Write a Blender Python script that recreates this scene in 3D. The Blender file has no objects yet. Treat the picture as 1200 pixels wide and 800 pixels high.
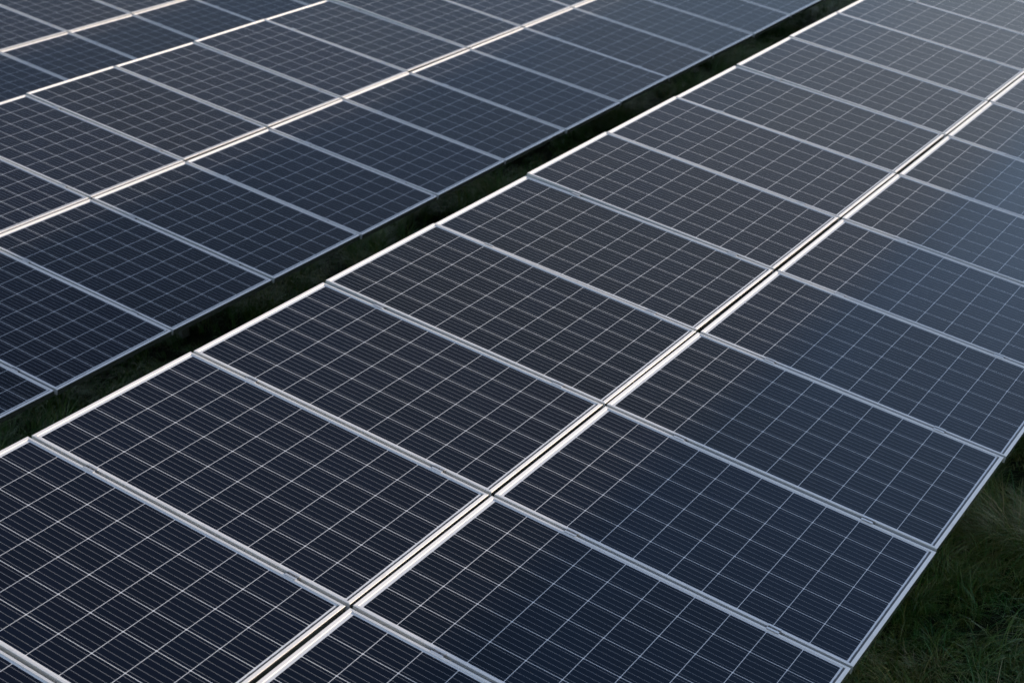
import bpy, bmesh, math, random
import numpy as np
from mathutils import Matrix, Vector

random.seed(4)
rng = np.random.default_rng(11)
scene = bpy.context.scene
COL = scene.collection
R = math.radians

# ------------------------------------------------------------------ camera, light, exposure
GZ = 1.20                                   # height of a table's middle seam above the ground
YAW, PITCH, ROLL = 0.993005, 0.371465, -0.080367
CAM = Vector((-4.31204, -3.63792, 3.19723 + GZ))
cy, sy, cp, sp = math.cos(YAW), math.sin(YAW), math.cos(PITCH), math.sin(PITCH)
fwd = Vector((sy*cp, cy*cp, -sp)); rgt = Vector((cy, -sy, 0)); up = rgt.cross(fwd)
cr, sr = math.cos(ROLL), math.sin(ROLL)
rgt, up = cr*rgt + sr*up, -sr*rgt + cr*up
cd = bpy.data.cameras.new('camera')
cam = bpy.data.objects.new('camera', cd); COL.objects.link(cam)
m = Matrix.Identity(4)
for i in range(3):
    m[i][0], m[i][1], m[i][2], m[i][3] = rgt[i], up[i], -fwd[i], CAM[i]
cam.matrix_world = m
cd.sensor_fit = 'HORIZONTAL'; cd.sensor_width = 36.0
cd.lens = 1974.45/1200*36
cd.clip_start = 0.1; cd.clip_end = 5000
cd.dof.use_dof = True; cd.dof.focus_distance = 7.6; cd.dof.aperture_fstop = 4.0
scene.camera = cam

SUN_AZ = R(48)                               # from -y (down the slope) towards +x
SUN_EL = math.atan(0.1465*math.cos(SUN_AZ))
sun_dir = Vector((math.sin(SUN_AZ)*math.cos(SUN_EL), -math.cos(SUN_AZ)*math.cos(SUN_EL), math.sin(SUN_EL)))

world = bpy.data.worlds.new('World'); scene.world = world
world.use_nodes = True
nt = world.node_tree; nt.nodes.clear()
wo = nt.nodes.new('ShaderNodeOutputWorld'); bg = nt.nodes.new('ShaderNodeBackground')
sky = nt.nodes.new('ShaderNodeTexSky'); sky.sky_type = 'NISHITA'; sky.sun_disc = False
sky.sun_elevation = SUN_EL
sky.sun_rotation = math.atan2(sun_dir.x, sun_dir.y)
sky.altitude = 100; sky.air_density = 1.0; sky.dust_density = 0.4; sky.ozone_density = 1.8
bg.inputs['Strength'].default_value = 0.15
veil = nt.nodes.new('ShaderNodeHueSaturation')   # thin high haze takes some of the blue out of the sky
veil.inputs['Saturation'].default_value = 0.84; veil.inputs['Hue'].default_value = 0.514
nt.links.new(sky.outputs[0], veil.inputs['Color']); # broken soft cloud, brighter and greyer than the clear sky between
wtc = nt.nodes.new('ShaderNodeTexCoord'); wmp = nt.nodes.new('ShaderNodeMapping')
wmp.inputs['Scale'].default_value = (1.0, 1.3, 2.0); wmp.inputs['Location'].default_value = (7.5, 2.1, 4.4)
nt.links.new(wtc.outputs['Generated'], wmp.inputs['Vector'])
wns = nt.nodes.new('ShaderNodeTexNoise'); wns.inputs['Scale'].default_value = 8.0
wns.inputs['Detail'].default_value = 5; wns.inputs['Roughness'].default_value = 0.55
nt.links.new(wmp.outputs[0], wns.inputs['Vector'])
wrp = nt.nodes.new('ShaderNodeMapRange'); wrp.interpolation_type = 'SMOOTHSTEP'
wrp.inputs['From Min'].default_value = 0.44; wrp.inputs['From Max'].default_value = 0.62; wrp.inputs['To Max'].default_value = 1.0
nt.links.new(wns.outputs['Fac'], wrp.inputs['Value'])
cld = nt.nodes.new('ShaderNodeHueSaturation'); cld.inputs['Saturation'].default_value = 0.50; cld.inputs['Value'].default_value = 0.85
nt.links.new(veil.outputs[0], cld.inputs['Color'])
wmx = nt.nodes.new('ShaderNodeMix'); wmx.data_type = 'RGBA'
# the cloud lies in a long bank parallel to the tables; the sky is clear and brighter overhead
wsp = nt.nodes.new('ShaderNodeSeparateXYZ'); nt.links.new(wtc.outputs['Generated'], wsp.inputs[0])
wat = nt.nodes.new('ShaderNodeMath'); wat.operation = 'ARCTAN2'
nt.links.new(wsp.outputs[2], wat.inputs[0]); nt.links.new(wsp.outputs[1], wat.inputs[1])
wob = nt.nodes.new('ShaderNodeMath'); wob.operation = 'MULTIPLY_ADD'     # ragged edge
nt.links.new(wns.outputs['Fac'], wob.inputs[0]); wob.inputs[1].default_value = 0.10; nt.links.new(wat.outputs[0], wob.inputs[2])
wdg = nt.nodes.new('ShaderNodeMath'); wdg.operation = 'DIVIDE'; wdg.inputs[1].default_value = math.pi
nt.links.new(wob.outputs[0], wdg.inputs[0])
def sky_ramp(stops):
    d = nt.nodes.new('ShaderNodeValToRGB'); e = d.color_ramp.elements
    while len(e) < len(stops): e.new(0.5)
    for q, (deg, v) in zip(e, stops): q.position = (deg + 2.9)/180; q.color = (v, v, v, 1)
    nt.links.new(wdg.outputs[0], d.inputs[0]); return d.outputs[0]
bank = sky_ramp([(30, .3), (50, .15), (55, .15), (62, .85), (73, .85), (77, 0.0), (130, 0.0), (150, .5)])
wsum = nt.nodes.new('ShaderNodeMath'); wsum.operation = 'MULTIPLY_ADD'; wsum.use_clamp = True
nt.links.new(wrp.outputs[0], wsum.inputs[0]); wsum.inputs[1].default_value = 0.3; nt.links.new(bank, wsum.inputs[2])
glow = sky_ramp([(30, .95), (57, .85), (72, 1.0), (78, 1.45), (110, 1.45), (140, 1.0)])
wml = nt.nodes.new('ShaderNodeVectorMath'); wml.operation = 'MULTIPLY'
nt.links.new(veil.outputs[0], wml.inputs[0]); nt.links.new(glow, wml.inputs[1])
nt.links.new(wsum.outputs[0], wmx.inputs[0]); nt.links.new(wml.outputs[0], wmx.inputs[6]); nt.links.new(cld.outputs[0], wmx.inputs[7])
nt.links.new(wmx.outputs[2], bg.inputs['Color']); nt.links.new(bg.outputs[0], wo.inputs['Surface'])

sd = bpy.data.lights.new('sun', 'SUN'); sd.energy = 2.0; sd.angle = R(1.1); sd.color = (1.0, 0.83, 0.64)
sun = bpy.data.objects.new('sun', sd); COL.objects.link(sun)
sun.rotation_euler = (-sun_dir).to_track_quat('-Z', 'Y').to_euler()

vs = scene.view_settings
vs.view_transform = 'Standard'; vs.look = 'None'; vs.gamma = 1.0; vs.use_curve_mapping = False
vs.exposure = 1.5
scene.cycles.max_bounces = 8

# ------------------------------------------------------------------ helpers
def tag(o, label=None, cat=None, group=None, kind=None):
    for k, v in (('label', label), ('category', cat), ('group', group), ('kind', kind)):
        if v: o[k] = v
    return o

def link_bm(name, bm, mats, parent=None, smooth=False):
    me = bpy.data.meshes.new(name); bm.to_mesh(me); bm.free()
    for mt in mats: me.materials.append(mt)
    if smooth:
        for p in me.polygons: p.use_smooth = True
    o = bpy.data.objects.new(name, me); COL.objects.link(o)
    if parent: o.parent = parent
    return o

def add_box(bm, lo, hi, mi=0):
    vs_ = [bm.verts.new((x, y, z)) for z in (lo[2], hi[2]) for y in (lo[1], hi[1]) for x in (lo[0], hi[0])]
    for f in ((0,2,3,1), (4,5,7,6), (0,1,5,4), (2,6,7,3), (0,4,6,2), (1,3,7,5)):
        bm.faces.new([vs_[i] for i in f]).material_index = mi

def bevel_all(bm, w, seg=1):
    bmesh.ops.bevel(bm, geom=bm.edges[:], offset=w, segments=seg, affect='EDGES', profile=0.5)

def node_mat(name):
    mt = bpy.data.materials.new(name); mt.use_nodes = True
    n = mt.node_tree.nodes; l = mt.node_tree.links
    return mt, n, l, n['Principled BSDF']

class NB:                                    # tiny node-graph helper
    def __init__(self, mt): self.n = mt.node_tree.nodes; self.l = mt.node_tree.links
    def math(self, op, a, b=None, c=None):
        d = self.n.new('ShaderNodeMath'); d.operation = op
        for i, v in enumerate((a, b, c)):
            if v is None: continue
            if isinstance(v, (int, float)): d.inputs[i].default_value = v
            else: self.l.new(v, d.inputs[i])
        return d.outputs[0]
    def mix(self, f, a, b):
        d = self.n.new('ShaderNodeMix'); d.data_type = 'RGBA'
        for s, v in ((d.inputs[0], f), (d.inputs[6], a), (d.inputs[7], b)):
            if isinstance(v, (int, float)): s.default_value = v
            elif isinstance(v, tuple): s.default_value = (*v, 1)
            else: self.l.new(v, s)
        return d.outputs[2]
    def noise(self, vec, scale, detail=3, rough=.5):
        d = self.n.new('ShaderNodeTexNoise'); d.inputs['Scale'].default_value = scale
        d.inputs['Detail'].default_value = detail; d.inputs['Roughness'].default_value = rough
        if vec is not None: self.l.new(vec, d.inputs['Vector'])
        return d.outputs['Fac']
    def ramp(self, f, stops):
        d = self.n.new('ShaderNodeValToRGB'); e = d.color_ramp.elements
        while len(e) < len(stops): e.new(0.5)
        for s, (p, c) in zip(e, stops): s.position = p; s.color = (*c, 1)
        self.l.new(f, d.inputs[0]); return d.outputs[0]

# ------------------------------------------------------------------ module dimensions
P = 1.012; GAPX = 0.020; GAPY = 0.018        # pitch along a row, gaps between modules
MW = P - GAPX; ML = 1.656                    # module width and length
LIPX, LIPY = 0.0122, 0.0170                  # frame lip on the long / short sides
FH = 0.038; STEP = 0.0040                    # frame height, how far the glass lies below the lip
CW, CL = 0.1588, 0.1592                      # cell pitch
MX = (MW - 6*CW)/2; MY = 0.033; MYT = ML - MY - 10*CL   # white margins round the cells

# ------------------------------------------------------------------ materials
def frame_mat(name, axis):
    mt, n, l, b = node_mat(name); g = NB(mt)
    tc = n.new('ShaderNodeTexCoord')
    sc = n.new('ShaderNodeMapping'); l.new(tc.outputs['Object'], sc.inputs['Vector'])
    sc.inputs['Scale'].default_value = (400, 6, 400) if axis == 'y' else (6, 400, 400)
    streak = g.noise(sc.outputs[0], 1.0, 2)
    oi = n.new('ShaderNodeObjectInfo')
    blot = g.noise(tc.outputs['Object'], 9.0, 4, .6)
    c = g.mix(streak, (0.68, 0.65, 0.635), (0.79, 0.76, 0.74))
    grime = g.math('MULTIPLY', g.math('GREATER_THAN', blot, 0.60), 0.14)
    c = g.mix(grime, c, (0.30, 0.27, 0.23))
    l.new(c, b.inputs['Base Color'])
    b.inputs['Metallic'].default_value = 0.35
    b.inputs['Roughness'].default_value = 0.53
    b.inputs['Anisotropic'].default_value = 0.72
    v = n.new('ShaderNodeCombineXYZ'); v.inputs[1 if axis == 'x' else 0].default_value = 1.0
    tr = n.new('ShaderNodeVectorTransform'); tr.vector_type = 'VECTOR'
    tr.convert_from = 'OBJECT'; tr.convert_to = 'WORLD'
    l.new(v.outputs[0], tr.inputs[0]); l.new(tr.outputs[0], b.inputs['Tangent'])
    return mt
M_FRAME_Y = frame_mat('anodised_aluminium_long_side', 'y')
M_FRAME_X = frame_mat('anodised_aluminium_short_side', 'x')

def wall_mat(name, metal, rough):
    mt, n, l, b = node_mat(name)
    b.inputs['Base Color'].default_value = (0.62, 0.63, 0.63, 1)
    b.inputs['Metallic'].default_value = metal; b.inputs['Roughness'].default_value = rough
    return mt
M_WALL = wall_mat('smooth_aluminium_wall', 0.95, 0.22)
M_WALL_Y = wall_mat('satin_aluminium_wall', 0.45, 0.40)

def simple_mat(name, col, rough=.5, metal=0.0, var=0.15, scale=20):
    mt, n, l, b = node_mat(name); g = NB(mt)
    tc = n.new('ShaderNodeTexCoord')
    f = g.noise(tc.outputs['Object'], scale, 4)
    l.new(g.mix(f, tuple(x*(1-var) for x in col), tuple(min(1, x*(1+var)) for x in col)), b.inputs['Base Color'])
    b.inputs['Roughness'].default_value = rough; b.inputs['Metallic'].default_value = metal
    return mt
M_CLAMP = simple_mat('cast_aluminium', (0.58, 0.58, 0.59), .4, .6)
M_BOLT_SHADE = simple_mat('dark_bolt_and_shade', (0.10, 0.095, 0.09), .5, .7)
M_STEEL = simple_mat('galvanised_steel', (0.36, 0.37, 0.38), .5, .7, .25, 8)
M_BACK = simple_mat('white_backsheet', (0.72, 0.72, 0.72), .6)

def glass_mat():
    mt, n, l, b = node_mat('solar_cells_under_glass'); g = NB(mt)
    tc = n.new('ShaderNodeTexCoord'); sx = n.new('ShaderNodeSeparateXYZ')
    l.new(tc.outputs['Object'], sx.inputs[0]); x, y = sx.outputs[0], sx.outputs[1]
    oi = n.new('ShaderNodeObjectInfo'); rnd = oi.outputs['Random']
    # cell coordinates: x is measured from the middle, y from the lower edge
    u = g.math('DIVIDE', g.math('ADD', x, MW/2 - MX), CW)
    v = g.math('DIVIDE', g.math('SUBTRACT', y, MY), CL)
    fu, fv = g.math('FRACT', u), g.math('FRACT', v)
    du = g.math('MULTIPLY', g.math('SUBTRACT', 0.5, g.math('ABSOLUTE', g.math('SUBTRACT', fu, 0.5))), CW)
    dv = g.math('MULTIPLY', g.math('SUBTRACT', 0.5, g.math('ABSOLUTE', g.math('SUBTRACT', fv, 0.5))), CL)
    gap = g.math('MAXIMUM', g.math('LESS_THAN', du, 0.0013), g.math('LESS_THAN', dv, 0.0012))
    corner = g.math('LESS_THAN', g.math('ADD', du, dv), 0.0055)
    inx = g.math('LESS_THAN', g.math('ABSOLUTE', x), MW/2 - MX)
    iny = g.math('MULTIPLY', g.math('GREATER_THAN', y, MY), g.math('LESS_THAN', y, ML - MYT))
    outside = g.math('SUBTRACT', 1.0, g.math('MULTIPLY', inx, iny))
    white = g.math('MAXIMUM', g.math('MAXIMUM', gap, corner), outside)
    bus_f = g.math('FRACT', g.math('MULTIPLY', fu, 5.0))
    bus = g.math('LESS_THAN', g.math('ABSOLUTE', g.math('SUBTRACT', bus_f, 0.5)), 0.5*0.0016/(CW/5))
    # per-cell tone
    cc = n.new('ShaderNodeCombineXYZ')
    l.new(g.math('FLOOR', u), cc.inputs[0]); l.new(g.math('FLOOR', v), cc.inputs[1]); l.new(rnd, cc.inputs[2])
    wn = n.new('ShaderNodeTexWhiteNoise'); wn.noise_dimensions = '3D'; l.new(cc.outputs[0], wn.inputs[0])
    cell = g.mix(wn.outputs['Value'], (0.0012, 0.0027, 0.0064), (0.0020, 0.0043, 0.0105))
    cell = g.mix(g.math('MULTIPLY', rnd, 0.5), cell, (0.0011, 0.0042, 0.0160))
    c = g.mix(bus, cell, (0.20, 0.20, 0.215))
    c = g.mix(white, c, (0.63, 0.63, 0.65))
    # thin dust film, a little thicker towards the lower edge of each module
    off = n.new('ShaderNodeVectorMath'); off.operation = 'ADD'
    cb = n.new('ShaderNodeCombineXYZ'); l.new(g.math('MULTIPLY', rnd, 37.0), cb.inputs[2])
    l.new(tc.outputs['Object'], off.inputs[0]); l.new(cb.outputs[0], off.inputs[1])
    d1 = g.noise(off.outputs[0], 2.2, 5, .6)
    d2 = g.noise(off.outputs[0], 60, 2, .5)
    dust = g.math('MULTIPLY', g.math('ADD', 0.5, rnd), g.math('MULTIPLY', g.math('ADD', d1, g.math('MULTIPLY', d2, 0.4)), 0.0036))
    edge = g.math('MULTIPLY', g.math('POWER', g.math('SUBTRACT', 1.0, g.math('MINIMUM', g.math('DIVIDE', g.math('ABSOLUTE', y), 0.05), 1.0)), 2.0), 0.05)
    c = g.mix(g.math('ADD', dust, edge), c, (0.40, 0.28, 0.19))
    # soil that has settled against the lower frame lip
    soil = g.math('LESS_THAN', g.math('ADD', y, g.math('MULTIPLY', d2, 0.004)), LIPY + 0.0115)
    c = g.mix(g.math('MULTIPLY', soil, 0.9), c, (0.035, 0.030, 0.026))
    l.new(c, b.inputs['Base Color'])
    l.new(g.math('ADD', 0.05, g.math('MULTIPLY', d1, 0.07)), b.inputs['Roughness'])
    b.inputs['IOR'].default_value = 1.24           # anti-reflective coating
    b.inputs['Specular Tint'].default_value = (0.40, 0.73, 1.0, 1)
    b.inputs['Sheen Weight'].default_value = 0.015; b.inputs['Sheen Roughness'].default_value = 0.35
    b.inputs['Sheen Tint'].default_value = (0.95, 0.88, 0.80, 1)
    return mt
M_GLASS = glass_mat()

# ------------------------------------------------------------------ the setting: ground and grass
def ground_mat():
    mt, n, l, b = node_mat('dark_turf_soil'); g = NB(mt)
    tc = n.new('ShaderNodeTexCoord')
    f = g.noise(tc.outputs['Object'], 3.0, 8, .7)
    l.new(g.ramp(f, [(.3, (0.010, 0.013, 0.006)), (.55, (0.018, 0.026, 0.010)), (.75, (0.030, 0.030, 0.015))]), b.inputs['Base Color'])
    b.inputs['Roughness'].default_value = 1.0; b.inputs['Specular IOR Level'].default_value = 0.1
    bp = n.new('ShaderNodeBump'); bp.inputs['Strength'].default_value = .8; bp.inputs['Distance'].default_value = .05
    l.new(g.noise(tc.outputs['Object'], 25, 6, .7), bp.inputs['Height']); l.new(bp.outputs[0], b.inputs['Normal'])
    return mt
bm = bmesh.new()
add_box(bm, (-1500, -1500, -0.5), (1500, 1500, 0.0))
tag(link_bm('ground', bm, [ground_mat()]), kind='structure')

def grass_mat():
    mt, n, l, b = node_mat('long_grass'); g = NB(mt)
    at = n.new('ShaderNodeAttribute'); at.attribute_name = 'tint'      # blade age, green to straw
    c = g.ramp(at.outputs['Fac'], [(0.0, (0.030, 0.125, 0.020)), (0.40, (0.098, 0.135, 0.020)), (0.66, (0.145, 0.140, 0.030)),
                                   (0.88, (0.18, 0.155, 0.065)), (1.0, (0.27, 0.22, 0.11))])
    l.new(c, b.inputs['Base Color']); b.inputs['Roughness'].default_value = .45
    b.inputs['Specular IOR Level'].default_value = .5
    return mt

def grass(name, regions, label):
    roots, hs, tint = [], [], []
    for (x0, x1, y0, y1, tufts, per, h0, h1, tb) in regions:
        nt_ = int((x1-x0)*(y1-y0)*tufts)
        tx, ty = rng.uniform(x0, x1, nt_), rng.uniform(y0, y1, nt_)
        patch = np.sin(tx*4.3+1.7*np.sin(ty*3.1)+.4)*np.sin(ty*5.1+1.3*np.sin(tx*2.7)) + rng.normal(0, .35, nt_)
        keep = patch > -.42                          # thin spots between the tussocks
        tx, ty, patch = tx[keep], ty[keep], patch[keep]; nt_ = len(tx)
        th = np.clip(.72 + .45*patch, .35, 1.35)*rng.uniform(h0, h1, nt_) * (0.75 + 0.5*np.sin(tx*1.7+ty*2.3)*np.cos(ty*1.9-tx*.6))
        tt = np.clip(rng.normal(tb, .2, nt_) + .15*np.sin(tx*2.1-ty*1.4)*np.sin(tx*.9+ty*2.6+.5), 0, 1)
        lean = np.stack([rng.normal(0, .45, nt_) + .9*np.sin(ty*2.7+tx*1.1), rng.normal(0, .45, nt_) + .9*np.sin(tx*3.1-ty*1.3+1)], 1)
        k = np.repeat(np.arange(nt_), per)
        a = rng.uniform(0, 2*np.pi, len(k)); rr = np.abs(rng.normal(0, .035, len(k)))
        roots.append(np.stack([tx[k]+rr*np.cos(a), ty[k]+rr*np.sin(a), a, lean[k, 0], lean[k, 1]], 1))
        hs.append(th[k]*rng.uniform(.55, 1.25, len(k))); tint.append(np.clip(tt[k]+rng.normal(0, .19, len(k)), 0, 1))
    r = np.concatenate(roots); h = np.maximum(np.concatenate(hs), .05); t = np.concatenate(tint)
    N = len(r); S = 5
    a = r[:, 2] + rng.normal(0, .6, N)
    dx = np.cos(a) + r[:, 3]; dy = np.sin(a) + r[:, 4]
    nn = np.hypot(dx, dy) + 1e-6; dx /= nn; dy /= nn
    droop = rng.uniform(.45, 1.75, N); w = rng.uniform(.0012, .0030, N)
    px = -dy; py = dx
    V = np.zeros((N, S+1, 2, 3))
    for i in range(S+1):
        s = i/S; ang = droop*s*1.35
        ox = h*droop*.75*s*s; z = h*(s - .42*droop*s*s*s)
        ww = w*(1-s)**.6 if i < S else w*0.04
        tw = .5*np.sin(r[:, 2]*3)*s
        for j, sg in enumerate((-1, 1)):
            V[:, i, j, 0] = r[:, 0] + dx*ox + sg*ww*(px*np.cos(tw)+dx*np.sin(tw))
            V[:, i, j, 1] = r[:, 1] + dy*ox + sg*ww*(py*np.cos(tw)+dy*np.sin(tw))
            V[:, i, j, 2] = z
    nv = N*(S+1)*2
    base = (np.arange(N)*(S+1)*2)[:, None]
    q = np.array([[2*i, 2*i+1, 2*i+3, 2*i+2] for i in range(S)]).ravel()[None]
    F = (base + q).ravel()
    me = bpy.data.meshes.new(name)
    me.vertices.add(nv); me.vertices.foreach_set('co', V.ravel().astype(np.float32))
    nf = N*S
    me.loops.add(nf*4); me.loops.foreach_set('vertex_index', F.astype(np.int32))
    me.polygons.add(nf); me.polygons.foreach_set('loop_start', (np.arange(nf)*4).astype(np.int32))
    me.polygons.foreach_set('use_smooth', np.ones(nf, dtype=bool))
    at = me.attributes.new('tint', 'FLOAT', 'POINT'); at.data.foreach_set('value', np.repeat(t, (S+1)*2).astype(np.float32))
    me.update(calc_edges=True); me.validate()
    me.materials.append(grass_mat())
    o = bpy.data.objects.new(name, me); COL.objects.link(o)
    tag(o, label, 'grass', None, 'stuff')
    return o
grass('grass', [(0.6, 8.0, -3.3, -0.6, 200, 34, .15, .44, .36),
                (1.2, 20.0, 3.6, 5.9, 110, 28, .18, .46, .0),
                (-4.0, 24.0, -3.4, 1.6, 8, 12, .10, .25, .45)],
      'long dark green grass growing in the shade between and below the panel tables')

# ------------------------------------------------------------------ one solar panel
def frame_mesh():
    bm = bmesh.new()
    prof = [(0.028, -FH+.002), (0.028, -FH), (0.0, -FH), (0.0, -.0012), (.0004, -.0004), (.0012, 0.0)]
    prof_in = [('L', -.0010, 0.0), ('L', -.0003, -.0003), ('L', 0.0, -.0010), ('L', 0.0, -STEP-.004), ('L', -.010, -STEP-.006)]
    rings = []
    for d, z in prof: rings.append((d, d, z))
    for _, d, z in prof_in: rings.append((LIPX+d, LIPY+d, z))
    loops = []
    for ix, iy, z in rings:
        loops.append([bm.verts.new(p) for p in ((-MW/2+ix, iy, z), (MW/2-ix, iy, z), (MW/2-ix, ML-iy, z), (-MW/2+ix, ML-iy, z))])
    for k, (a, b) in enumerate(zip(loops, loops[1:])):
        for i in range(4):
            f = bm.faces.new((a[i], a[(i+1) % 4], b[(i+1) % 4], b[i]))
            f.material_index = (2 if i in (0, 2) else 3) if k == 2 else (1 if i in (0, 2) else 0)      # short sides run along x
    bmesh.ops.recalc_face_normals(bm, faces=bm.faces[:])
    return bm

def glass_mesh():
    bm = bmesh.new()
    nx, ny = 8, 14; ex, ey = LIPX-.0008, LIPY-.0008
    sag = 0.0012
    grid = []
    for j in range(ny+1):
        row = []
        for i in range(nx+1):
            a, b = i/nx, j/ny
            x = -MW/2+ex + a*(MW-2*ex); y = ey + b*(ML-2*ey)
            z = -STEP - sag*(1-(2*a-1)**2)*(1-(2*b-1)**2)
            row.append(bm.verts.new((x, y, z)))
        grid.append(row)
    for j in range(ny):
        for i in range(nx):
            f = bm.faces.new((grid[j][i], grid[j][i+1], grid[j+1][i+1], grid[j+1][i])); f.smooth = True
    x0, x1, y0, y1, zb = -MW/2+ex, MW/2-ex, ey, ML-ey, -.012
    bv = [bm.verts.new(p) for p in ((x0, y0, zb), (x0, y1, zb), (x1, y1, zb), (x1, y0, zb))]
    bm.faces.new(bv).material_index = 1
    return bm

def new_panel():
    root = bpy.data.objects.new('solar_panel', None); COL.objects.link(root)
    root.empty_display_size = .2
    link_bm('frame', frame_mesh(), [M_FRAME_Y, M_FRAME_X, M_WALL, M_WALL_Y], root)
    link_bm('glass', glass_mesh(), [M_GLASS, M_BACK], root)
    return root
PROTO = new_panel(); used = False
def copy_panel():
    global used
    if not used: used = True; return PROTO
    c = PROTO.copy(); COL.objects.link(c)
    for ch in PROTO.children:
        k = ch.copy(); COL.objects.link(k); k.parent = c
    return c

# ------------------------------------------------------------------ tables of panels
ORD = ['first', 'second', 'third', 'fourth', 'fifth', 'sixth', 'seventh', 'eighth', 'ninth', 'tenth',
       'eleventh', 'twelfth', 'thirteenth', 'fourteenth']
# name, origin of the middle seam, tilt, yaw, rows: (row, first index, last index, first seen, last seen)
TABLES = [
    ('nearest', (0, 0, GZ), 0.258195, 0.0, {'upper': (-4, 25, -2, 10), 'lower': (-3, 25, -1, 8)}),
    ('middle', (1.86587, 5.18531, GZ), 0.260204, 0.006366, {'upper': (-1, 14, 1, 9), 'lower': (-2, 15, -1, 11)}),
    ('farthest', (8.77904, 10.37062, GZ), 0.260204, 0.006366, {'upper': (-4, 7, -1, 1), 'lower': (-5, 8, -3, 3)}),
    ('front', (0, -5.18531, GZ-0.062), 0.2594, 0.0, {'upper': (2, 29, 99, 99), 'lower': (2, 29, 99, 99)}),
]
def local(T, x, t, n=0.0):
    """point on a table: x along the row, t up the slope from the middle seam, n above the surface"""
    (ox, oy, oz), a, yw = T[1], T[2], T[3]
    return Vector((ox + x, oy + t*math.cos(a) - n*math.sin(a) + x*yw, oz + t*math.sin(a) + n*math.cos(a)))

for T in TABLES:
    name, org, tilt, yw, rows = T
    for row, (i0, i1, s0, s1) in rows.items():
        for i in range(i0, i1+1):
            o = copy_panel()
            t0 = GAPY/2 if row == 'upper' else -GAPY/2 - ML
            dt = R(random.gauss(0, .20)) if row == 'upper' else R(random.gauss(0, .10))
            dn = random.gauss(0, .0006) - (dt*ML if row == 'lower' else 0)
            o.location = local(T, (i+.5)*P + random.gauss(0, .0010), t0 + random.gauss(0, .0030), dn)
            o.rotation_euler = (tilt + dt, R(random.gauss(0, .12)), yw + R(random.gauss(0, .04)))
            if s0 <= i <= s1:
                k = ORD[i-s0]
                lab = f'dark blue solar panel, {k} from the left in the {row} row of the {name} table'
            elif name == 'front':
                lab = 'solar panel of the front table below the picture, out of view'
            else:
                side = 'left' if i < s0 else 'right'
                lab = f'solar panel beyond the {side} picture edge in the {row} row of the {name} table'
            tag(o, lab, 'solar panel', 'framed solar panels in rows on tilted tables')

# ------------------------------------------------------------------ racks with rails, posts and clamps
CL_T = {'upper': (0.27, 1.315), 'lower': (-0.404, -1.334)}
def clamp_mesh():
    bm = bmesh.new()
    h = 0.027                                    # half length along the slope
    for s in (-1, 1):
        x0, x1 = (GAPX/2 - .0035, GAPX/2 + .0070)
        lo, hi = (x0, x1) if s > 0 else (-x1, -x0)
        add_box(bm, (lo, -h, 0.0006), (hi, h, 0.0026))
        lo, hi = (x0, x0+.0025) if s > 0 else (-x0-.0025, -x0)
        add_box(bm, (lo, -h, -.0140), (hi, h, 0.0002))
    add_box(bm, (-GAPX/2+.0040, -h, -.0145), (GAPX/2-.0040, h, -.0115))
    v = bmesh.ops.create_cone(bm, cap_ends=True, segments=6, radius1=.0058, radius2=.0055, depth=.008,
                              matrix=Matrix.Translation((0, 0, -.0070)))['verts']
    for f in {f for q in v for f in q.link_faces}: f.material_index = 1
    for s in (-1, 1):                              # dark blocks painting the shade in the channel's open ends
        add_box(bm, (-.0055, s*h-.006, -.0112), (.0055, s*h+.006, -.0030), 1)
    return bm
clamp_me = None
RACK_LABEL = {
    'nearest': 'steel mounting rack with clamps under the panels of the nearest table',
    'middle': 'steel mounting rack with clamps under the panels of the middle table',
    'farthest': 'steel mounting rack with clamps under the panels of the farthest table',
    'front': 'steel mounting rack under the front table below the picture',
}
for T in TABLES:
    name, org, tilt, yw, rows = T
    root = bpy.data.objects.new('mounting_rack', None); COL.objects.link(root)
    root.location = (org[0], org[1], 0)
    tag(root, RACK_LABEL[name], 'rack', 'mounting racks of the panel tables')
    inv = Matrix.Translation(-Vector(root.location))
    rot = Matrix.Rotation(yw, 4, 'Z') @ Matrix.Rotation(tilt, 4, 'X')
    lo_i, hi_i = min(r[0] for r in rows.values()), max(r[1] for r in rows.values())+1
    for row in rows:
        for t in CL_T[row]:
            bm = bmesh.new()
            add_box(bm, (lo_i*P-.05, -.02, -FH-.045), (hi_i*P+.05, .02, -FH-.001))
            o = link_bm('rail', bm, [M_STEEL], root)
            o.matrix_local = inv @ Matrix.Translation(local(T, 0, t)) @ rot
    x = lo_i*P + 1.5
    while x < hi_i*P:
        bm = bmesh.new(); add_box(bm, (-.03, -1.5, -FH-.125), (.03, 1.5, -FH-.047))
        o = link_bm('rafter', bm, [M_STEEL], root); o.matrix_local = inv @ Matrix.Translation(local(T, x, 0)) @ rot
        for t in (-.30, 1.05):
            p = local(T, x, t, -FH-.126)
            bm = bmesh.new(); add_box(bm, (-.04, -.03, -.3), (.04, .03, p.z - .015))
            o = link_bm('post', bm, [M_STEEL], root); o.matrix_local = inv @ Matrix.Translation((p.x, p.y, 0))
        x += 3.0
    if name == 'front': continue
    for row, (i0, i1, s0, s1) in rows.items():
        for i in range(s0, s1+2):
            if not i0 < i <= i1: continue
            for t in CL_T[row]:
                if clamp_me is None:
                    o = link_bm('clamp', clamp_mesh(), [M_CLAMP, M_BOLT_SHADE], root); clamp_me = o.data
                else:
                    o = bpy.data.objects.new('clamp', clamp_me); COL.objects.link(o); o.parent = root
                o.matrix_local = inv @ Matrix.Translation(local(T, i*P, t + random.gauss(0, .006))) @ rot
